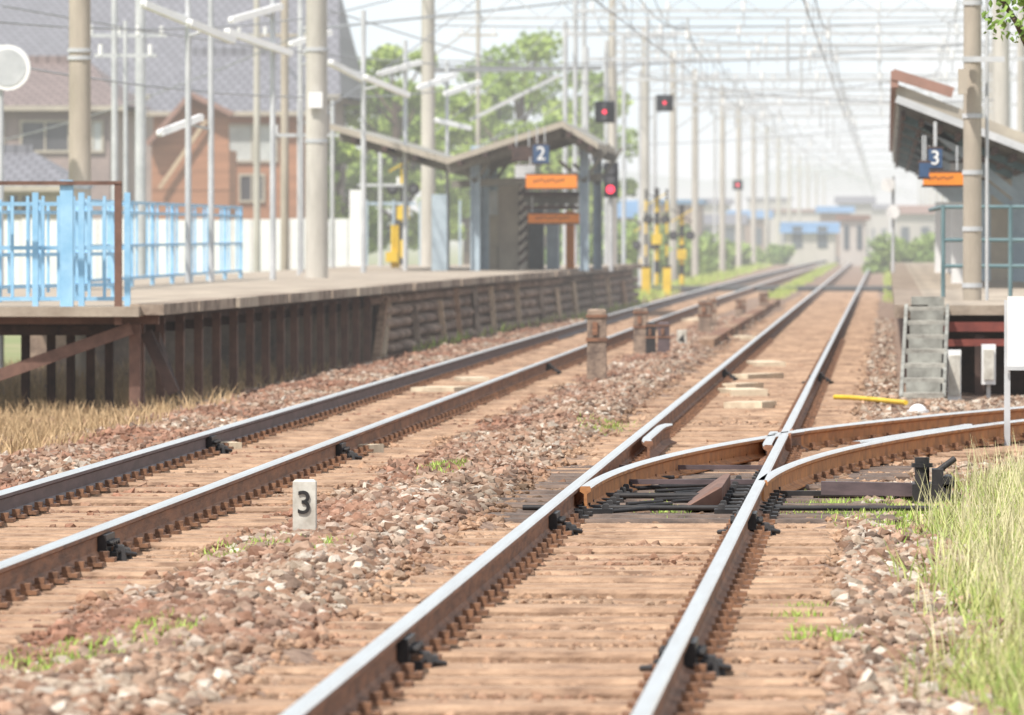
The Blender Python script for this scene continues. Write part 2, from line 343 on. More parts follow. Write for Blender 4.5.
# ---------------------------------------------------------------- switch machine
b=B(); D=49.5
x0=GX(822,D); x1=GX(912,D)
b.beam((x0,D-.5,.06),(x1+.05,D-.5,.05),.12,.08,M_raildark); b.box(x1-.0,x1+.24,D-.75,D-.2,-.04,.09,M_black)
b.cyl((x1+.06,D-.6,.08),(x1+.06,D-.6,.25),.045,M_black,10); b.cyl((x1+.06,D-.6,.19),(x1+.06,D-.6,.215),.065,M_black,10)
b.box(x1+.12,x1+.19,D-.7,D-.4,.07,.18,M_black); b.cyl((x1+.15,D-.55,.16),(x1+.26,D-.5,.24),.02,M_black,8); b.cyl((x1+.22,D-.75,.10),(x1+.22,D-.3,.10),.04,M_black,10)
b.beam((XR[1]+.05,D-.3,.02),(x1,D-.3,.02),.06,.03,M_black); b.box(x0-.05,x1+.3,D-.25,D+.05,-.08,.015,M_sleeperd)
b.done('switch_machine')
# ---------------------------------------------------------------- markers & stubs
def marker(px,pytop,pybot,w,label,D=None):
    D=D or GD(pybot); x=GX(px,D); h=ZY(pytop,D); b=B(); b.tbox(x,D,-.05,h,w,.10,M_cream2,1.0,.012)
    o=b.done('distance_marker_post'); 
    text(label,(x,D-.056,h*.52),h*.66,M_black,o)
marker(304,480,530,.125,'3'); marker(682,330,350,.13,'4')
def stub(px,pt,pb,w,mm,name):
    D=GD(pb); x=GX(px,D); h=ZY(pt,D); b=B(); b.tbox(x,D,-.08,h,w,w,mm,.94,.02)
    b.box(x-w*.54,x+w*.54,D-w*.54,D+w*.54,h*.55,h*.60,M_rust); b.box(x-w*.54,x+w*.54,D-w*.54,D+w*.54,h*.88,h*.92,M_rust)
    b.box(x-w*.2,x+w*.05,D-w*.62,D-w*.46,h*.64,h*.82,M_rust); b.done(name)
stub(597,309,381,.215,M_stub,'concrete_stub_post'); stub(641,308,352,.20,M_stub,'concrete_stub_post'); stub(705,300,336,.21,M_stub,'concrete_stub_post'); stub(712,297,330,.16,M_stub,'concrete_stub_post')
stub(651,322,358,.13,M_black,'iron_stub_post'); stub(664,322,357,.16,M_raildark,'iron_stub_post'); stub(741,298,320,.2,M_stub,'concrete_stub_post'); stub(764,292,312,.2,M_stub,'concrete_stub_post')
b=B()
for k in range(14):
    y=112+k*5; b.box(-2.62,-2.42,y,y+4.6,-.05,.13,M_rust if k%3 else M_sleeper)
b.done('cable_trough')
b=B()
for (p0,p1,py0,py1) in ((835,852,399,399.5),(852,880,399.5,402),(880,906,402,404.5)):
    Da,Db=GD(py0),GD(py1); b.cyl((GX(p0,Da),Da,.02),(GX(p1,Db),Db,.02),.024,M_yellow,8)
b.done('yellow_cable_cover')
b=B(); D=GD(412); x=GX(918,D); b.ball((x,D,.0),.085,M_white,14,.9); b.cyl((x,D,-.05),(x,D,.02),.10,M_white,14); b.done('white_ground_marker')

# ---------------------------------------------------------------- left platform
edge=[(80,-7.5),(95,-7.22),(111,-7.0),(140,-6.6),(160,-6.27),(187,-5.92)]
def ex(y): return float(np.interp(y,[e[0] for e in edge],[e[1] for e in edge]))
DZ=.88
b=B()
yy=[80+ (187-80)*i/40 for i in range(41)]
vs=[];
for y in yy: vs+=[(ex(y),y,DZ),(-12.0,y,DZ),(ex(y),y,DZ-.10),(-12.0,y,DZ-.10)]
fs=[]
for i in range(40):
    k=i*4; fs+=[(k,k+4,k+5,k+1),(k,k+2,k+6,k+4)]; fs.append((k+2,k+3,k+7,k+6))
fs.append((0,1,3,2)); b.add(vs,fs,M_conc)
y=80.2
while y<186:
    L=random.uniform(1.8,2.2); j=random.uniform(-.02,.03)
    p=(ex(y)+.03+j,y,DZ-.03);q=(ex(y+L-.06)+.03+j,y+L-.06,DZ-.03); b.beam(p,q,.34,.11,M_concd if random.random()<.75 else M_conc); y+=L
for off in (-.35,-3.0): b.beam((ex(80.5)+off,80.5,DZ-.20),(ex(111)+off,111,DZ-.20),.12,.2,M_trestle)
y=81.0
while y<111.5:
    o=ex(y)-.10
    b.box(o-.045,o+.045,y-.06,y+.06,-.3,DZ-.14,M_brown)
    b.box(ex(y)-4.5,ex(y)-.05,y-.05,y+.05,DZ-.30,DZ-.20,M_trestle)
    b.box(ex(y)-.32,ex(y)+.02,y-.07,y+.07,-.3,-.16,M_concd)
    y+=1.9
b.beam((ex(82)-.05,82,.55),(ex(84)-.02,84.,-.2),.08,.12,M_trestle)
nr=6
for r in range(nr):
    y=111+random.uniform(-.6,.3); z=-.25+r*(DZ-.1+.25)/nr; hh=(DZ-.1+.25)/nr
    while y<187:
        L=random.uniform(1.2,2.8); bul=random.uniform(-.03,.06)+.14*(nr-r)/nr
        x=ex(y)-.14+bul; x2=ex(min(y+L,187))-.14+bul
        pr=[(0,.0),(.12,.2),(.16,.5),(.12,.8),(0,1.0)]
        vs=[];
        for (xx,yq,sc) in ((x-.02,y,.25),(x,y+.2,1),(x2,y+L-.2,1),(x2-.02,y+L,.25)):
            for (dx,dz) in pr: vs.append((xx+dx*sc,yq,z+hh*(.5+(dz-.5)*(.85+.15*sc))))
        fs=[]
        for a in range(3):
            for c in range(4): fs.append((a*5+c,(a+1)*5+c,(a+1)*5+c+1,a*5+c+1))
        fs.append((0,1,2,3,4)); b.add(vs,fs,M_wallst,True)
        y+=L
vs=[];yy2=[111+i*4 for i in range(20)]
for y in yy2: vs+=[(ex(y)-.16,y,-.3),(ex(y)-.16,y,DZ-.1)]
b.add(vs,[(2*i,2*i+2,2*i+3,2*i+1) for i in range(len(yy2)-1)],M_trestle)
b.add([(ex(111)-.14,111,-.3),(-12,111,-.3),(-12,111,DZ-.1),(ex(111)-.14,111,DZ-.1)],[(0,1,2,3)],M_wallst)
b.add([(ex(187)-.02,187,-.3),(-12,187,-.3),(-12,187,DZ),(ex(187)-.02,187,DZ)],[(0,3,2,1)],M_wallst)
for y in (115.5,121,124.5,128.5,133,140,147,152,158,165,172,179):
    zt=random.uniform(.55,.78); lean=random.uniform(-.3,.3); b.beam((ex(y)+.20,y,-.25),(ex(y)+.10,y+lean,zt),.08,.14,random.choice([M_wood,M_wood,M_sleeper,M_concd]))
b.beam((ex(110)+.0,109.6,-.2),(ex(110)+.02,111.2,.65),.1,.14,M_sleeper); b.beam((ex(110)+.05,110.4,-.1),(ex(110)+.02,112.2,.6),.08,.12,M_wood)
D=81; zb=ZY(319,D)
b.beam((GX(-40,D),D-.5,zb),(GX(162,D),D-.5,zb),.1,.10,M_brown); b.beam((GX(-60,D),D-.7,ZY(397,D)),(GX(136,D),D-.7,ZY(328,D)),.08,.12,M_brown)
b.box(GX(133,D),GX(144,D),D-.6,D-.48,-.3,zb-.05,M_brown)
b.beam((GX(148,D),D-.4,ZY(332,D)),(GX(176,D),D-.4,ZY(393,D)),.09,.12,M_trestle)
for px in (16,42,62,82,101): b.box(GX(px,D)-.04,GX(px,D)+.04,D+.6,D+.72,-.3,zb,M_trestle)
b.done('railway_platform')

def fence(name,p,q,nb,z0,h,m,grid=3,rails_=(.12,.5,.88,1.0),bw=.03):
    b=B(); p=Vector(p);q=Vector(q)
    for i in range(nb+1):
        c=p.lerp(q,i/nb); b.beam((c.x,c.y,z0),(c.x,c.y,z0+h),.06,.06,m)
    for zf in rails_:
        b.beam((p.x,p.y,z0+h*zf-.02),(q.x,q.y,z0+h*zf-.02),.04,.04,m)
    n=nb*grid
    for i in range(n):
        c=p.lerp(q,(i+.5)/n); b.beam((c.x,c.y,z0+h*.12),(c.x,c.y,z0+h*.97),bw,.04,m)
    return b.done(name)
fence('blue_fence',(-10.35,103,0),(-10.6,131,0),8,DZ,1.18,M_blue,2)
D=80.4
fence('blue_fence',(GX(-60,D),D,0),(GX(122,D),D+.4,0),4,DZ-.05,1.20,M_blue,3,(.12,.55,.92))
fence('blue_fence',(GX(-45,84),84,0),(GX(112,90),90,0),4,DZ-.05,1.15,M_blue,2,(.2,.5,.9))
b=B(); b.box(GX(60,D),GX(73,D),D-.22,D-.12,ZY(312,D),ZY(180,D),M_blue); 
b.done('blue_gate_post')
b=B(); b.box(GX(115,D),GX(122,D),D-.25,D-.17,ZY(325,D),ZY(184,D),M_brown); b.box(GX(-20,D),GX(122,D),D-.25,D-.17,ZY(185,D),ZY(181,D),M_brown); b.done('brown_gate_frame')
# ---------------------------------------------------------------- poles & lamps
def pole(px,D,r,zb,zt,m,b=None):
    x=GX(px,D); b=b or B(); b.cyl((x,D,zb),(x,D,zt),r,m,14,r*.86)
    return b
b=pole(78,105,.155,-.3,8.5,M_polebr)
for z in (2.2,3.9,4.0): b.cyl((GX(78,105),105,z),(GX(78,105),105,z+.05),.165,M_galv,14)
b.done('concrete_pole')
b=pole(316,131,.19,-.3,9,M_pole)
for z in (3.1,4.6): b.cyl((GX(316,131),131,z),(GX(316,131),131,z+.06),.195,M_galv,14)
b.box(GX(309,131),GX(323,131),130.72,130.79,ZY(108,131),ZY(92,131),M_white); b.done('concrete_pole')
b=B(); x=GX(5,104); z=ZY(67,104); b.cyl((x,104,z),(x,104.08,z),.30,M_white,24); b.cyl((x,103.99,z),(x,104.09,z),.24,M_galv,24); b.cyl((x-.1,104.1,-.3),(x-.1,104.1,z+.3),.04,M_galv,8); b.done('round_mirror_post')
def lamp(px,D,r,zt,bars,m=M_galv,extra=None):
    b=B(); x=GX(px,D); b.cyl((x,D,-.3),(x,D,zt),r,m,10,r*.85)
    for (x1,y1,x2,y2,dy) in bars:
        p=P(x1,y1,D-.3-dy);q=P(x2,y2,D-.3+dy)
        b.beam(p,q,.13,.10,M_white); 
        mx=((p[0]+q[0])/2,(p[1]+q[1])/2,(p[2]+q[2])/2+.04)
        b.cyl((x,D,mx[2]-.1),mx,.022,M_galv,6)
        for e in (p,q): b.ball(e,.055,M_white,6)
    b.done('platform_lamp')
lamp(187,118,.05,ZY(-30,118),[(142,3,186,21,.3),(188,22,232,40,.3)])
lamp(272,126,.05,ZY(-10,126),[(230,20,280,6,.3),(226,31,290,53,.4)])
lamp(210,122,.05,ZY(-20,122),[(158,133,200,117,.2)])
lamp(300,150,.06,ZY(-40,150),[(290,44,330,32,.3),(305,52,345,70,.3)])
lamp(363,150,.055,ZY(10,150),[(330,62,362,79,.3),(365,77,408,95,.3)])
lamp(405,158,.05,ZY(40,158),[(378,74,420,62,.3)])
lamp(447,165,.045,ZY(60,165),[(418,88,455,75,.3),(445,94,480,82,.3),(436,120,470,128,.2)])
for px,D,r,yt,m in ((113,135,.06,-20,M_galv),(139,150,.11,-20,M_galv),(124,128,.04,20,M_galv),(284,165,.09,-20,M_polebr),(298,140,.03,100,M_galv),(332,170,.05,100,M_galv),(256,180,.08,-10,M_pole),(478,200,.06,-10,M_pole),(380,176,.05,150,M_galv),(584,210,.07,-10,M_galv)):
    b=pole(px,D,r,-.3,ZY(yt,D),m); x=GX(px,D); z=ZY(max(yt,0)+35,D); b.beam((x-.5,D,z),(x+.5,D,z),.05,.06,m); b.cyl((x-.4,D,z),(x-.4,D,z+.18),.04,M_white,8); b.cyl((x+.4,D,z),(x+.4,D,z+.18),.04,M_white,8); b.done('utility_pole')
def gantry(name,D,xl,xr,zb,rp,zt=7.6,mp=M_pole):
    b=B()
    for x in (xl,xr): b.cyl((x,D,-.3),(x,D,zt),rp,mp,12,rp*.85)
    for z in (zb,zb+.45): b.beam((xl,D,z),(xr,D,z),.055,.055,M_galv)
    n=int((xr-xl)/.6)
    for i in range(n):
        a=xl+(xr-xl)*i/n;c=xl+(xr-xl)*(i+1)/n
        b.beam((a,D,zb+(.45 if i%2 else 0)),(c,D,zb+(0 if i%2 else .45)),.028,.028,M_galv)
    for tx in (CR,CL+lsh(D)):
        b.cyl((tx,D,zb),(tx,D,zb-.5),.03,M_galv,6); b.cyl((tx,D,zb-.25),(tx,D,zb-.45),.05,M_white,8)
        b.beam((tx-.9,D,5.15),(tx+.1,D,5.3),.03,.03,M_galv); b.cyl((tx-.9,D,zb),(tx-.9,D,5.05),.03,M_galv,6)
    b.beam((xl,D,zb-.9),(xl+1.3,D,zb),.05,.05,M_galv); b.beam((xr,D,zb-.9),(xr-1.3,D,zb),.05,.05,M_galv)
    b.beam((xl-.6,D,zt-.3),(xl+.9,D,zt-.3),.06,.06,M_galv)
    for dx in (-.5,.3,.8): b.cyl((xl+dx,D,zt-.3),(xl+dx,D,zt-.08),.05,M_white,8)
    b.done(name)
gantry('catenary_gantry',176,-10.1,2.45,6.35,.165,9.5)
for D in (204,232,262,292,326,362,402,446,494,550,612,680,760,850):
    gantry('catenary_gantry',D,-7.0+ (0.0 if D<300 else 0.3),3.4,6.1+.35*math.sin(D*1.7),.13 if D!=204 else .11)
for D,z in ((184,6.2),(190,6.9),(197,5.9),(211,6.4),(218,5.8),(225,6.9),(240,6.2),(247,7.2),(255,5.7),(275,6.9),(310,6.9),(344,6.6)):
    b=B(); 
    for x in (-7.4,4.2): b.cyl((x,D,-.3),(x,D,z+.3),.06,M_galv,10)
    b.beam((-7.4,D,z),(4.2,D,z),.08,.08,M_galv)
    for x in (-5.2,-3.4,-1.9,-.2,1.6): b.cyl((x,D,z),(x,D,z+.22),.05,M_white,8); b.cyl((x,D,z),(x,D,z-.35),.02,M_galv,6)
    b.done('wire_support_frame')
b=pole(972,88,.105,-.1,7.5,M_polebr)
x=GX(972,88)
for z in np.arange(.4,7,.62): b.cyl((x,88,z),(x,88,z+.05),.113,M_galv,14)
b.beam((x-.1,87.8,ZY(60,88)),(x+.35,87.8,ZY(60,88)),.05,.06,M_galv); b.box(x-.16,x-.06,87.6,87.8,ZY(95,88),ZY(70,88),M_polebr)
b.cyl((x+.16,88,.2),(x+.16,88,5),.02,M_galv,6); b.done('concrete_pole')
b=pole(1001,135,.15,.0,ZY(22,135),M_pole); b.cyl((GX(1001,135),135,3),(GX(1001,135),135,3.06),.16,M_galv,14); b.done('concrete_pole')
def wire(b,p,q,r=.012,sag=0.0,n=8):
    pr=None
    for i in range(n+1):
        t=i/n; c=(p[0]+(q[0]-p[0])*t,p[1]+(q[1]-p[1])*t,p[2]+(q[2]-p[2])*t-sag*4*t*(1-t))
        if pr: b.cyl(pr,c,r,M_wire,4)
        pr=c
b=B(); Ds=[60,105,131,176]+[204,232,262,292,326,362,402,446,494,550,612,680,760,850]
for i in range(len(Ds)-1):
    a,c=Ds[i],Ds[i+1]
    for tx,sh in ((CR,lambda y:0),(CL,lsh)):
        wire(b,(tx+sh(a),a,5.2),(tx+sh(c),c,5.2),.012,0,1); wire(b,(tx+sh(a),a,6.1),(tx+sh(c),c,6.1),.013,.35,6)
        for k in range(1,5):
            t=k/5; yy_=a+(c-a)*t; b.cyl((tx+sh(yy_),yy_,5.2),(tx+sh(yy_),yy_,6.1-.35*4*t*(1-t)),.006,M_wire,4)
    for dx,z in ((-7.5,7.3),(-6.7,7.3),(-6.2,7.35),(3.2,7.3),(3.7,6.8),(-5.2,7.0),(1.6,7.0)): wire(b,(dx,a,z),(dx,c,z),.013,.4,6)
b.done('overhead_wires')
b=B()
for p,q,s in ((P(-20,20,105),P(420,-10,176),.4),(P(-20,60,105),P(450,90,170),.3),(P(0,140,180),P(330,20,150),.2),(P(300,125,150),P(500,-20,170),.1),(P(470,150,200),P(640,60,220),.1),(P(430,135,176),P(560,20,204),.1),
          (P(560,95,240),P(940,75,200),.3),(P(600,30,210),P(1000,45,176),.2),(P(430,60,176),P(1000,40,176),.25),(P(620,70,204),P(1000,100,150),.3),(P(0,5,120),P(700,60,204),.5),(P(430,25,176),P(1000,20,176),.1),(P(600,145,280),P(930,120,280),.2),(P(330,10,150),P(620,90,204),.1),(P(450,170,190),P(560,90,200),0)):
    wire(b,p,q,.014,s,8)
b.beam(P(300,30,150),P(620,-3,204),.05,.05,M_galv); b.beam(P(430,70,176),P(600,68,204),.09,.12,M_galv); b.beam(P(470,120,180),P(560,75,180),.07,.09,M_galv)
b.done('span_wires')
# ---------------------------------------------------------------- left shelter
b=B()
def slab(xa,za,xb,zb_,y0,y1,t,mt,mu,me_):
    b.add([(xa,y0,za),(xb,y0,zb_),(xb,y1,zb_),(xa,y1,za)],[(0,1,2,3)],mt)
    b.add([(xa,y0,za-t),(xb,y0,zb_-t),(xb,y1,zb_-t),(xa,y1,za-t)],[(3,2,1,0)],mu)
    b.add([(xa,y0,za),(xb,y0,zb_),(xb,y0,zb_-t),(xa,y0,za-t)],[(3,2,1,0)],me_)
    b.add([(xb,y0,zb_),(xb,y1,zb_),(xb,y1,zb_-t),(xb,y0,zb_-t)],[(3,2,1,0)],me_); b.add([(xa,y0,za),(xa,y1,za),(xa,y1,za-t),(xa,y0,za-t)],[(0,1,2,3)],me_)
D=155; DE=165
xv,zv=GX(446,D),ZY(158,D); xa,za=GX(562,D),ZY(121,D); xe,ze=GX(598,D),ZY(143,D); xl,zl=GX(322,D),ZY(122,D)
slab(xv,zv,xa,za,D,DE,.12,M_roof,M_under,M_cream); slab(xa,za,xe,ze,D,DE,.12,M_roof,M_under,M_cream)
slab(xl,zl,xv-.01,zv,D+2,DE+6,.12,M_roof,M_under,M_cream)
for k in range(9):
    y=D+.5+k*1.1
    b.beam((xv,y,zv-.21),(xa,y,za-.21),.08,.18,M_under); b.beam((xa,y,za-.21),(xe,y,ze-.21),.08,.18,M_under)
    if k>1: b.beam((xl,y+2,zl-.21),(xv,y+2,zv-.21),.08,.18,M_under)
for tt in (.12,.34,.56,.78): b.beam((xv+(xa-xv)*tt,D-.15,zv+(za-zv)*tt-.18),(xv+(xa-xv)*tt,DE,zv+(za-zv)*tt-.18),.1,.10,M_trestle)
for tt in (.2,.5,.8): b.beam((xa+(xe-xa)*tt,D-.15,za+(ze-za)*tt-.18),(xa+(xe-xa)*tt,DE,za+(ze-za)*tt-.18),.1,.10,M_trestle)
for tt in (.2,.45,.7): b.beam((xl+(xv-xl)*tt,D+1.8,zl+(zv-zl)*tt-.18),(xl+(xv-xl)*tt,DE+6,zl+(zv-zl)*tt-.18),.1,.10,M_trestle)
b.beam((xv,D+2,zv-.5),(xe,D+2,zv-.35),.06,.14,M_under)
for xc,ks in ((GX(472,D),(0,1,2)),(GX(582,D),(0,2))):
    for k in ks:
        y=D+1.2+k*3.6; b.box(xc-.07,xc+.07,y-.02,y+.02,DZ,zv+.25,M_bluegrey); b.box(xc-.09,xc-.07,y-.1,y+.1,DZ,zv+.25,M_bluegrey); b.box(xc+.07,xc+.09,y-.1,y+.1,DZ,zv+.25,M_bluegrey)
        b.beam((xc,y,zv-.45),(xc+.5,y,zv+.28),.05,.07,M_under); b.beam((xc,y,zv-.45),(xc-.5,y,zv-.04),.05,.07,M_under)
D2=160
b.box(GX(498,D2),GX(520,D2),D2,D2+4,DZ,ZY(182,D2),M_cream)
for k in range(9): b.beam((GX(519,D2),D2-.05,DZ+.1+k*.2),(GX(528,D2),D2-.05,DZ+.28+k*.2),.04,.07,M_trestle)
b.box(GX(476,D2),GX(496,D2),D2+.5,D2+1.2,DZ,DZ+.45,M_cream); b.box(GX(476,D2),GX(496,D2),D2+1.15,D2+1.2,DZ+.45,DZ+1.1,M_cream)
b.box(GX(512,D2),GX(535,D2),D2+4.1,D2+4.5,DZ,ZY(205,D2),M_bluegrey); b.box(GX(540,D2),GX(552,D2),D2+3,D2+4,DZ,DZ+1.3,M_bluegrey); b.box(GX(558,D2),GX(566,D2),D2+4,D2+4.5,DZ,DZ+1.2,M_orange)
b.box(GX(440,D2),GX(455,D2),D2-3,D2-2,DZ,ZY(195,D2),M_bluegrey); b.box(GX(478,D2),GX(494,D2),D2+2,D2+2.1,ZY(235,D2),ZY(190,D2),M_galv)
for k in range(6): b.beam((GX(530,D2)+k*.2,D2-2,ZY(195,D2)),(GX(538,D2)+k*.2,D2-2,ZY(206,D2)),.05,.16,M_under)
b.box(GX(528,D2),GX(590,D2),D2-2.3,D2-2.2,ZY(197,D2),ZY(192,D2),M_trestle); b.box(GX(528,D2),GX(590,D2),D2-2.3,D2-2.2,ZY(210,D2),ZY(206,D2),M_trestle)
b.done('platform_shelter')
def signbox(name,px0,px1,py0,py1,D,m,label=None,frame=None):
    b=B(); x0,x1=GX(px0,D),GX(px1,D); z0,z1=ZY(py1,D),ZY(py0,D)
    b.box(x0,x1,D,D+.15,z0,z1,m); b.box(x0-.02,x1+.02,D+.01,D+.14,z1,z1+.03,frame or M_trestle); b.box(x0-.02,x1+.02,D+.01,D+.14,z0-.03,z0,frame or M_trestle)
    for x in (x0+.08,x1-.08): b.cyl((x,D+.07,z1+.03),(x,D+.07,z1+.35),.012,M_galv,6)
    o=b.done(name)
    if label=='line': 
        bb=B(); w=x1-x0
        for k in range(9): 
            a=x0+w*(.15+k*.07); h0=.42+.06*(k%3); bb.box(a,a+w*.035,D-.006,D-.002,z0+(z1-z0)*h0,z0+(z1-z0)*(h0+.2),M_trestle)
        bb.done('lettering',o)
    elif label: text(label,((x0+x1)/2,D-.01,(z0+z1)/2),(z1-z0)*1.05,M_white,o)
signbox('platform_number_sign',533,549,145,163,153,M_navy,'2'); signbox('orange_station_sign',526,577,175,188,153,M_orange,'line'); signbox('orange_station_sign',528,583,214,223,157,M_orange,'line')
signbox('notice_board',512,533,148,160,153.5,M_trestle); signbox('notice_board',515,535,165,178,154,M_galv)

# ---------------------------------------------------------------- right platform
b=B(); 
b.box(.12,6,82,200,DZ-.10,DZ,M_conc); b.box(.08,.42,81.9,200,DZ-.13,DZ+.005,M_concd)
b.beam((.55,82.1,DZ-.22),(6,82.1,DZ-.22),.12,.10,M_red); b.beam((.6,81.7,DZ-.38),(6,81.7,DZ-.34),.1,.07,M_red)
for x in (.25,.95,1.7,2.5):
    b.box(x-.05,x+.05,82.1,82.2,-.2,DZ-.3,M_trestle)
y=84
while y<200: b.box(.2,.32,y,y+.12,-.2,DZ-.12,M_trestle); y+=1.6
b.box(.5,6,84.5,84.6,-.2,DZ-.13,M_trestle); b.box(.36,.42,84,200,-.2,DZ-.13,M_wallst)
b.done('railway_platform')
b=B(); n=7; xs0=GX(903,78.6); w=.40
for k in range(n):
    t=k/(n-1); y=78.6+t*3.0; z=.02+t*(DZ-.06); dx=.06*t
    b.box(xs0+dx,xs0+dx+w,y,y+.36,z-.02,z+.03,M_step); b.box(xs0+dx+.03,xs0+dx+w-.03,y+.30,y+.33,z+.03,z+.13,M_greypaint)
for s in (-.02,w+.0): b.beam((xs0+s,78.7,-.05),(xs0+.06+s,81.7,DZ-.05),.035,.14,M_greypaint)
b.done('platform_steps')
b=B(); b.box(GX(948,80),GX(961,80),80,80.3,-.05,.45,M_white); b.box(GX(949,80),GX(960,80),79.98,80,-.0,.4,M_cream2); b.done('equipment_box')
b=B(); b.box(GX(982,80),GX(996,80),80.4,80.7,.1,.5,M_white);b.box(GX(984,80),GX(994,80),80.37,80.4,.15,.45,M_cream2); b.box(GX(987,80),GX(991,80),80.5,80.6,-.15,.1,M_galv); b.done('equipment_box')
b=B()
for px in (943,975,1010,1045): b.cyl((GX(px,92),92,DZ-.0),(GX(px,92),92,ZY(205,92)),.025,M_teal,8)
for py in (207,240,266): b.cyl((GX(943,92),92,ZY(py,92)),(GX(1050,92),92,ZY(py,92)),.022,M_teal,8)
b.cyl((GX(943,92),92,ZY(207,92)),(GX(930,104),104,ZY(207,92)),.028,M_teal,8)
b.done('platform_end_railing')
b=B(); Ra,Rb=106,190
def cs(px,py,D=106): return (GX(px,D),ZY(py,D))
xa,za=cs(896,84); xv,zv=cs(1040,140)
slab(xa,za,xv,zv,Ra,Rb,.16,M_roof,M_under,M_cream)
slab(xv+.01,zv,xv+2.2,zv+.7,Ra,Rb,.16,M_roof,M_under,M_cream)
b.beam((xa-.02,Ra-.1,za+.06),(xa-.02,Rb,za+.06),.1,.22,M_fascia); b.beam((xa-.05,Ra-.08,za+.13),(xa+.75,Ra-.08,za-.12),.08,.14,M_fascia)
b.beam((xa,Ra-.14,za-.2),(xv,Ra-.14,zv-.2),.08,.1,M_galv)
for k in range(42):
    y=Ra+.4+k*2; b.beam((xa+.03,y,za-.24),(xv,y,zv-.24),.07,.15,M_under)
for tt in np.linspace(.05,.95,8): b.beam((xa+(xv-xa)*tt,Ra-.05,za+(zv-za)*tt-.36),(xa+(xv-xa)*tt,Rb,za+(zv-za)*tt-.36),.06,.08,M_trestle)
for k in range(7):
    y=Ra+4+k*12; xc=2.0
    b.box(xc-.1,xc+.1,y-.1,y+.1,DZ,zv+.0,M_bluegrey); b.beam((xc,y,zv-.9),(xa+.35,y,za-.42),.08,.12,M_bluegrey); b.beam((xc,y,zv-.4),(xa+.1,y,za-.40),.08,.1,M_teal)
b.box(1.4,2.6,130,140,DZ,3.0,M_cream); b.box(1.2,1.3,112,112.1,DZ,3.0,M_bluegrey); b.box(.9,1.5,150,151,DZ,2.2,M_white)
b.box(.95,1.15,118,118.5,DZ,DZ+1.1,M_white); b.box(1.3,1.6,124,125,DZ,DZ+1.5,M_bluegrey)
b.done('platform_canopy')
signbox('platform_number_sign',928,942,149,168,103,M_navy,'3'); signbox('orange_station_sign',923,963,173,185,104,M_orange,'line'); signbox('notice_board',919,929,163,177,102,M_navy); signbox('notice_board',950,985,163,178,112,M_galv)
b=B()
for k,(px,py) in enumerate(((888,185),(893,212))): b.cyl((GX(px,150),150,ZY(py,150)),(GX(px,150)+.01,150.1,ZY(py,150)),.13,M_white,14)
b.cyl((GX(893,150),150.15,.88),(GX(893,150),150.15,ZY(176,150)),.03,M_galv,8); b.done('round_mirror_post')
b=B(); D=GD(442); b.box(GX(1004,D),GX(1010,D),D,D+.05,-.1,ZY(300,D),M_galv); b.box(GX(1007,D),GX(1045,D),D-.03,D-.002,ZY(368,D),ZY(296,D),M_white); 
b.box(GX(1004.5,D),GX(1047,D),D-.045,D-.031,ZY(370,D),ZY(366,D),M_galv); b.done('trackside_notice_board')
# ---------------------------------------------------------------- signals & level crossing
def signal(px,py,D,zbase=-.3,w=.42,h=.85,lamp=.1,post=True,lit=1):
    b=B(); x=GX(px,D); z=ZY(py,D)
    b.box(x-w/2,x+w/2,D,D+.06,z-h/2,z+h/2,M_signal); b.box(x-w*.3,x+w*.3,D-.12,D-.0,z-h*.42,z+h*.42,M_signal)
    for k in (-1,0,1):
        zz=z+k*h*.27; b.cyl((x,D-.26,zz+.01),(x,D-.12,zz+.01),lamp*1.15,M_signal,12)
        b.cyl((x,D-.275,zz),(x,D-.262,zz),lamp*.8,M_redlamp if k==lit*-1 else M_darkwin,12)
    if post: b.cyl((x,D+.12,zbase),(x,D+.12,z+h*.4),.05,M_galv,8)
    else: b.cyl((x,D+.1,z+h*.4),(x,D+.1,z+h*.4+1.2),.03,M_galv,8)
    b.box(x-.1,x+.1,D+.02,D+.12,z-.06,z+.06,M_galv)
    b.done('railway_signal')
signal(605,112,185,w=.46,h=.5,lamp=.06,lit=0,post=False); signal(611,180,170,w=.32,h=.74,lamp=.11,zbase=.8); signal(665,103,203,w=.42,h=.42,lamp=.05,lit=0,post=False)
signal(738,185,330,w=.42,h=.42,lamp=.07,lit=0,post=False)
def crossing_signal(px,D,top=195):
    b=B(); x=GX(px,D); zt=ZY(top,D); n=9
    for k in range(n):
        z0=-.2+(zt+.2)*k/n; b.cyl((x,D,z0),(x,D,z0+(zt+.2)/n),.07,M_yellow if k%2 else M_black,12)
    for s in (-1,1):
        b.beam((x-.32*s,D-.12,zt-.50),(x+.32*s,D-.12,zt-.12),.03,.09,M_yellow if s>0 else M_black,up=(0,-1,0))
    b.beam((x-.3,D-.1,zt-.9),(x+.3,D-.1,zt-.9),.05,.06,M_black)
    for s in (-1,1):
        b.cyl((x+.25*s,D-.1,zt-.9),(x+.25*s,D-.14,zt-.9),.14,M_black,14); b.cyl((x+.25*s,D-.2,zt-.9),(x+.25*s,D-.145,zt-.9),.07,M_darkwin,12)
    b.box(x-.14,x+.14,D-.2,D-.09,zt-1.6,zt-1.3,M_yellow)
    b.done('level_crossing_signal')
crossing_signal(657,227,188); crossing_signal(682,236,205); crossing_signal(403,185,150); crossing_signal(645,240,215)
b=B(); D=214
for px in (646,667):
    x=GX(px,D); b.box(x-.11,x+.11,D,D+.3,-.2,.7,M_yellow); b.box(x-.12,x+.12,D-.01,D+.31,.7,.75,M_black)
    for k in range(7): b.cyl((x,D,.7+.3*k),(x,D,.7+.3*(k+1)),.03,M_yellow if k%2 else M_black,8)
b.done('level_crossing_gate')
b=B(); b.box(-30,14,222,231,-.3,.1,M_asph); b.done('road')
b=B(); 
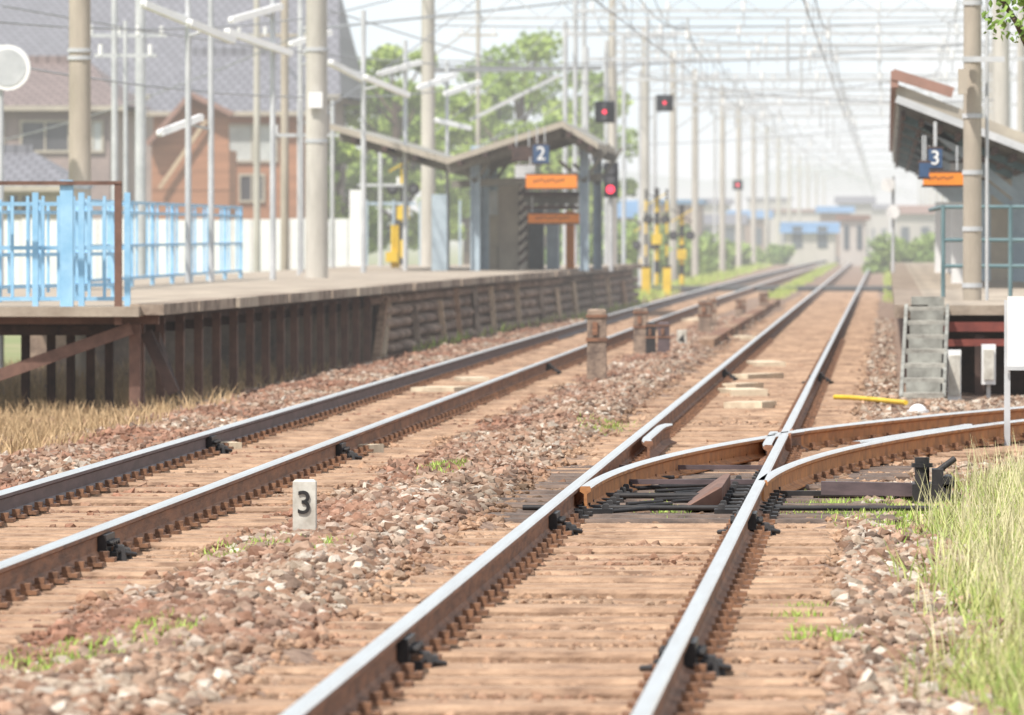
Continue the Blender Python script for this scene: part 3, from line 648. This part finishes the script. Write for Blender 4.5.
for px in (393,397): b.cyl((GX(px,170),170,.0),(GX(px,170),170,ZY(225,170)),.05,M_yellow,8)
b.box(GX(386,170),GX(398,170),169.8,170,ZY(262,170),ZY(252,170),M_yellow); b.done('yellow_bollards')
b=B(); Dw=190
for k in range(20):
    xx=GX(-20,Dw)+k*.46
    b.box(xx,xx+.44,Dw,Dw+.05,-.3,ZY(219,Dw)+random.uniform(-.03,.03),M_white)
b.box(GX(-20,Dw),GX(350,Dw),Dw+.06,Dw+.1,ZY(226,Dw),ZY(223,Dw),M_galv); b.done('white_panel_fence')
b=B()
for k in range(9):
    xx=GX(352,180)+k*.3; b.box(xx,xx+.05,180,180.05,-.3,ZY(200,180),M_bluegrey)
b.box(GX(350,180),GX(415,180),180.06,180.1,ZY(205,180),ZY(202,180),M_bluegrey); b.box(GX(352,180),GX(364,180),179,179.3,.88,ZY(190,180),M_white); b.done('mesh_fence')
# ---------------------------------------------------------------- houses
def house(name,px0,px1,pyeave,pyridge,D,depth,wall,roof,wins,ov=.5,ridge_in=1.5):
    b=B(); x0,x1=GX(px0,D),GX(px1,D); ze=ZY(pyeave,D); zr=ZY(pyridge,D)
    b.box(x0,x1,D,D+depth,-.3,ze,wall)
    xo0,xo1,y0,y1=x0-ov,x1+ov,D-ov,D+depth+ov; ym=(y0+y1)/2
    vs=[(xo0,y0,ze-.1),(xo1,y0,ze-.1),(xo1,y1,ze-.1),(xo0,y1,ze-.1),(xo0+ridge_in,ym,zr),(xo1-ridge_in,ym,zr)]
    b.add(vs,[(0,1,5,4),(1,2,5),(2,3,4,5),(3,0,4)],roof); b.add([(v[0],v[1],v[2]-.12) for v in vs[:4]],[(3,2,1,0)],M_wallpk)
    b.add([vs[0],vs[1],(xo1,y0,ze-.25),(xo0,y0,ze-.25)],[(3,2,1,0)],M_cream)
    b.beam((xo0+ridge_in,ym,zr+.05),(xo1-ridge_in,ym,zr+.05),.3,.25,roof)
    for (a,c,t,u,m) in wins:
        wx0,wx1,wz0,wz1=GX(a,D),GX(c,D),ZY(u,D),ZY(t,D)
        b.box(wx0,wx1,D-.03,D+.02,wz0,wz1,m); b.box(wx0-.07,wx1+.07,D-.08,D-.031,wz1,wz1+.08,M_cream); b.box(wx0-.07,wx1+.07,D-.08,D-.031,wz0-.08,wz0,M_cream)
        b.box((wx0+wx1)/2-.03,(wx0+wx1)/2+.03,D-.06,D-.031,wz0,wz1,M_cream); b.box(wx0-.07,wx0,D-.08,D-.031,wz0,wz1,M_cream); b.box(wx1,wx1+.07,D-.08,D-.031,wz0,wz1,M_cream)
    b.done(name)
house('brown_house',152,300,108,50,255,7,M_wallbr,M_tile,[(228,275,126,160,M_glass),(240,262,176,200,M_darkwin)])
house('tiled_house',70,318,92,-22,275,14,M_wallpk,M_tile,[(100,130,110,150,M_darkwin)],.8,.6)
house('tiled_house',-120,74,60,-30,285,14,M_wallpk,M_tile,[(10,40,75,100,M_darkwin)],.8,.6)
house('mauve_house',-80,108,102,58,235,8,M_wallpk,M_tile2,[(20,66,122,150,M_darkwin),(82,100,122,150,M_glass),(-30,0,122,150,M_darkwin)])
house('small_tiled_house',-60,60,182,150,215,4,M_cream,M_tile,[(5,30,195,215,M_darkwin)])
b=B(); D=250
vs=[P(150,190,D),P(150,140,D),P(190,96,D),P(228,112,D),P(228,190,D)]; b.add(vs,[(0,4,3,2,1)],M_wallbr)
b.beam(P(146,144,D-.3),P(190,94,D-.3),.5,.15,M_fascia); b.beam(P(190,94,D-.3),P(232,114,D-.3),.5,.15,M_fascia); b.beam(P(158,188,D-.2),P(205,120,D-.2),.06,.12,M_wood)
b.box(GX(150,D),GX(228,D),D+.02,D+3,-.3,ZY(150,D),M_wallbr); b.done('house_annex')
def fb(name,px0,px1,pt,D,wall,roof,flat=False):
    b=B(); x0,x1=GX(px0,D),GX(px1,D); zt=ZY(pt,D); ze=zt if flat else zt-min(2.2,(x1-x0)*.22)
    b.box(x0,x1,D,D+10,-.3,ze,wall); o=.3
    if flat: b.box(x0-.2,x1+.2,D-.2,D+10.2,ze,ze+.25,roof)
    else:
        vs=[(x0-o,D-o,ze),(x1+o,D-o,ze),(x1+o,D+10+o,ze),(x0-o,D+10+o,ze),(x0-o,D+5,zt),(x1+o,D+5,zt)]
        b.add(vs,[(0,1,5,4),(1,2,5),(2,3,4,5),(3,0,4)],roof)
    n=max(2,int((x1-x0)/2.2))
    for i in range(n):
        for z0 in ([.8,3.6] if ze>5 else [.8]):
            a=x0+(x1-x0)*(i+.3)/n; b.box(a,a+(x1-x0)/n*.4,D-.05,D-.01,z0,z0+1.2,M_darkblue)
    b.done(name)
for i,(a,c,t_,D) in enumerate(((695,742,214,520),(772,842,212,660),(730,768,210,560),(838,872,196,620),(785,835,222,440),(640,700,204,440),(866,890,204,700),(895,935,205,500),(560,640,200,380),(748,790,200,800),(480,560,195,360),(820,850,206,520),(700,728,198,600),(840,866,220,400))):
    fb('distant_building',a,c,t_,D,(M_distant,M_distant,M_distant2)[i%3],(M_fr3,M_fr2,M_fr)[i%3] if i!=4 else M_fr,i%4==1)
b=B(); vs=[];n=80
for i in range(n+1):
    x=-1200+i*26; z=30+14*math.sin(i*.21)+7*math.sin(i*.57+1)+4*math.sin(i*1.3); vs+=[(x,4200,-.3),(x,4200,z*.55),(x,4800,z)]
fs=[]
for i in range(n): k=i*3; fs+=[(k,k+3,k+4,k+1),(k+1,k+4,k+5,k+2)]
b.add(vs,fs,M_hill); b.done('hills')

# ---------------------------------------------------------------- vegetation
def leaves(centers,radii,n,size,c1,c2):
    centers=np.array(centers);radii=np.array(radii); k=rng.integers(0,len(centers),n)
    d=rng.normal(size=(n,3)); d/=np.linalg.norm(d,axis=1,keepdims=True); rr=rng.random(n)**.45
    p=centers[k]+d*(radii[k]*rr)[:,None]*np.array([1,1,.75])
    R=rots(n); q=np.array([(-1,0,0),(0,-.55,.12),(1,0,0),(0,.55,.12)])
    s=size*rng.uniform(.6,1.3,n); vv=np.einsum('nij,vj->nvi',R,q)*s[:,None,None]+p[:,None,:]
    tt=rng.random((len(centers)))[k]*.6+rng.random(n)*.4; tt=tt[:,None]
    c=np.array(c1)*(1-tt)+np.array(c2)*tt
    return vv.reshape(-1,3),np.arange(n*4).reshape(-1,4),np.repeat(c,4,axis=0)
def tree(name,x,y,h,rad,n,size,c1=(.07,.12,.035),c2=(.17,.26,.07),seed=1,z0=-.3,low=.35):
    r=random.Random(seed); b=B(); top=(x+r.uniform(-.3,.3),y,z0+h*.8)
    b.cyl((x,y,z0),(x,y,z0+h*.4),h*.035,M_bark,8,h*.025); b.cyl((x,y,z0+h*.4),top,h*.025,M_bark,8,h*.008)
    cs_=[];rs_=[]
    for k in range(26):
        a=r.uniform(0,6.28); zf=r.uniform(low,1.0); rr=rad*math.sqrt(max(.05,1-((zf-.62)/.45)**2))*r.uniform(.35,1.0)
        c=(x+rr*math.cos(a),y+rr*math.sin(a),z0+h*zf*.93); cs_.append(c); rs_.append(rad*r.uniform(.16,.36))
        zz=z0+h*max(.25,zf*.93-.2); b.cyl((x,y,zz),c,h*.009,M_bark,5,h*.003)
    o=b.done(name); V_,F_,C_=leaves(cs_,rs_,n,size,c1,c2); l=np_mesh('foliage',V_,F_,4,M_leaf,C_); l.parent=o
for i,(px,D,yt,rad) in enumerate(((352,300,62,2.6),(398,290,40,2.8),(520,310,26,3.6),(470,330,55,2.8),(585,330,60,2.8),(340,260,130,1.6),(430,320,85,2.4),(545,300,110,2.2))):
    h=ZY(yt,D)+.3; tree('broadleaf_tree',GX(px,D),D,h,rad,6500,.16,(.20,.33,.06),(.54,.66,.16),seed=i+3,low=.2)
tree('broadleaf_tree',GX(1075,60),60,4.9,.85,2500,.035,(.12,.22,.04),(.28,.42,.10),seed=91,low=.72)
for i,(px,D,w,h) in enumerate(((650,300,3,3.2),(690,330,3,2.6),(712,380,3,2.0),(760,420,3,1.5),(905,330,2.5,2.4),(600,260,3,3.0),(630,280,2,4.2),(845,600,6,2.0))):
    x=GX(px,D); cs_=[(x+random.uniform(-w,w)*.5,D+random.uniform(-1,1),random.uniform(.1,.8)*h*.6) for _ in range(12)]
    V_,F_,C_=leaves(cs_,[h*.3]*12,3000,.13,(.16,.27,.06),(.40,.52,.15)); np_mesh('shrub',V_,F_,4,M_leaf,C_)
def grass(name,pts,h,w,c1,c2,lean=.35,hv=.4):
    n=len(pts); p=np.array(pts,float); a=rng.uniform(0,2*np.pi,n); H=h*rng.uniform(1-hv,1+hv,n); ln=rng.uniform(.1,1,n)*lean*H; la=rng.uniform(0,2*np.pi,n)
    dx=np.cos(a)*w/2;dy=np.sin(a)*w/2; lx=np.cos(la)*ln; ly=np.sin(la)*ln
    def pt(sx,t,k): return np.stack([p[:,0]+dx*sx+lx*k,p[:,1]+dy*sx+ly*k,p[:,2]+H*t],-1)
    vs=np.stack([pt(-1,0,0),pt(1,0,0),pt(.8,.5,.3),pt(-.8,.5,.3),pt(.12,1.,1),pt(-.12,1.,1)],1)
    f=np.array([(0,1,2,3),(3,2,4,5)]); Fc=(f[None]+np.arange(n)[:,None,None]*6).reshape(-1,4)
    t=rng.random((n,1)); c=np.array(c1)*(1-t)+np.array(c2)*t
    return np_mesh(name,vs.reshape(-1,3),Fc,4,M_grass,np.repeat(c,6,axis=0))
pts=[];dry=[]
while len(pts)<17000:
    y=random.uniform(21,57); lim=.42+.12*math.sin(y*.8)+.10*math.sin(y*2.1) if y<47 else .62+(.0 if y<52 else (y-52)*.16)
    if y<30: lim+=.04
    x=lim+random.random()**.8*.9-random.random()**3*.3
    if x<.0171*y+.5:
        pts.append((x,y,float(hbed(x,y))-.02))
        if random.random()<.25 and (y>30 or random.random()<.3): dry.append((x+.05,y,float(hbed(x,y))-.02))
grass('tall_grass',pts,.14,.010,(.60,.58,.24),(.34,.48,.12),.8,.6)
grass('dry_grass',dry,.30,.007,(.80,.72,.46),(.62,.60,.32),.5,.4)
pts=[]
def patch(px,py,rx,ry,n):
    D=GD(py); 
    for _ in range(n):
        x=GX(px,D)+random.gauss(0,rx); y=D+random.gauss(0,ry); pts.append((x,y,float(hbed(x,y))-.01))
for a in ((800,606,.05,.4,400),(840,634,.03,.3,200),(800,630,.03,.3,150),(60,662,.16,.45,900),(180,648,.03,.3,200),(145,640,.03,.3,150),(445,476,.06,.5,500),(245,555,.10,.5,500),(610,428,.14,1.,500),(655,497,.08,.8,300),(670,510,.06,.5,300),(880,505,.25,1.2,2600),(830,505,.12,.8,900),(930,515,.12,1.5,1800),(900,520,.1,1.0,500),(330,560,.04,.3,80),(1010,690,.05,.8,600),(985,600,.1,1.5,800)): patch(*a)
grass('green_grass',pts,.045,.011,(.30,.50,.08),(.52,.62,.17),.7,.6)
pts=[]
for _ in range(9000):
    y=random.uniform(70,110); x=random.uniform(-.1109*y-.5,-6.9-abs(random.gauss(0,.5))); pts.append((x,y,float(hbed(x,y))-.02))
for _ in range(1800):
    y=random.uniform(58,80); x=random.uniform(-.1109*y-.5,-6.3); pts.append((x,y,float(hbed(x,y))-.02))
grass('dry_grass',pts,.15,.014,(.64,.45,.26),(.38,.27,.15),.7,.6)
pts=[]
for _ in range(6000):
    y=random.uniform(66,82); x=random.uniform(max(.3,CR+1.3+sid(y)),3); pts.append((x,y,-.08))
for _ in range(12000):
    y=random.uniform(190,400); x=random.choice([random.uniform(-7,-5.7),random.uniform(-3.0,-2.5),random.uniform(-.1,2)]); pts.append((x,y,-.1))
for _ in range(500):
    y=random.uniform(112,186); pts.append((ex(y)+.22+random.uniform(0,.25),y,float(hbed(-6.5,y))-.08))
grass('trackside_grass',pts,.20,.03,(.34,.52,.10),(.58,.60,.20),.5,.5)
# ---------------------------------------------------------------- haze, light, world, camera
hm=bpy.data.materials.new('emissive_haze'); hm.use_nodes=True; N=hm.node_tree.nodes; L=hm.node_tree.links
N.remove(N['Principled BSDF']); ab=N.new('ShaderNodeVolumeAbsorption'); em=N.new('ShaderNodeEmission'); ad=N.new('ShaderNodeAddShader')
dens=.0009
ab.inputs['Color'].default_value=(0,0,0,1); ab.inputs['Density'].default_value=dens; em.inputs['Color'].default_value=(1.0,.99,.98,1); em.inputs['Strength'].default_value=dens*1.0  # haze brightness is the volume's own glow, standing in for scattered sunlight
L.new(ab.outputs[0],ad.inputs[0]); L.new(em.outputs[0],ad.inputs[1]); L.new(ad.outputs[0],N['Material Output'].inputs['Volume'])
b=B(); b.box(-600,600,62,4150,-.31,16,hm); b.done('haze')
sunv=Vector((-.34,-.46,.82)).normalized()
sl=bpy.data.lights.new('sun','SUN'); sl.energy=5.0; sl.angle=math.radians(1.5); sl.color=(1,.935,.845)
so=bpy.data.objects.new('sun',sl); so.rotation_euler=sunv.to_track_quat('Z','Y').to_euler(); scene.collection.objects.link(so)
w=bpy.data.worlds.new('World'); scene.world=w; w.use_nodes=True; N=w.node_tree.nodes; L=w.node_tree.links
sk=N.new('ShaderNodeTexSky'); sk.sky_type='NISHITA'; sk.sun_disc=False; sk.sun_elevation=math.asin(sunv.z); sk.sun_rotation=math.atan2(sunv.x,sunv.y)
sk.dust_density=1.5
tc=N.new('ShaderNodeTexCoord'); sp=N.new('ShaderNodeSeparateXYZ'); L.new(tc.outputs['Generated'],sp.inputs[0])
mr=N.new('ShaderNodeMapRange'); mr.inputs[1].default_value=.08; mr.inputs[2].default_value=.8; mr.inputs[3].default_value=1.0; mr.inputs[4].default_value=.5; L.new(sp.outputs['Z'],mr.inputs[0])
nz=N.new('ShaderNodeTexNoise'); nz.inputs['Scale'].default_value=14; nz.inputs['Detail'].default_value=4; L.new(tc.outputs['Generated'],nz.inputs['Vector'])
cr_=N.new('ShaderNodeValToRGB'); cr_.color_ramp.elements[0].position=.35; cr_.color_ramp.elements[1].position=.6
cr_.color_ramp.elements[0].color=(6.3,7.4,8.0,1); cr_.color_ramp.elements[1].color=(8.6,8.6,8.5,1); L.new(nz.outputs['Fac'],cr_.inputs[0])
mx=N.new('ShaderNodeMix'); mx.data_type='RGBA'; mx.clamp_result=False; L.new(mr.outputs[0],mx.inputs[0]); L.new(sk.outputs[0],mx.inputs[6]); L.new(cr_.outputs[0],mx.inputs[7])
L.new(mx.outputs[2],N['Background'].inputs[0]); N['Background'].inputs[1].default_value=.14
cam=bpy.data.cameras.new('camera'); co=bpy.data.objects.new('camera',cam); scene.collection.objects.link(co); scene.camera=co
cam.sensor_width=36; cam.lens=F/1024*36; cam.clip_start=.5; cam.clip_end=9000
co.location=(0,0,CZ); co.rotation_euler=(math.radians(90)-math.atan(124.5/F),0,math.atan(375/F))
cam.dof.use_dof=True; cam.dof.focus_distance=48; cam.dof.aperture_fstop=7.5
scene.view_settings.view_transform='Standard'; scene.view_settings.look='None'; scene.view_settings.exposure=0
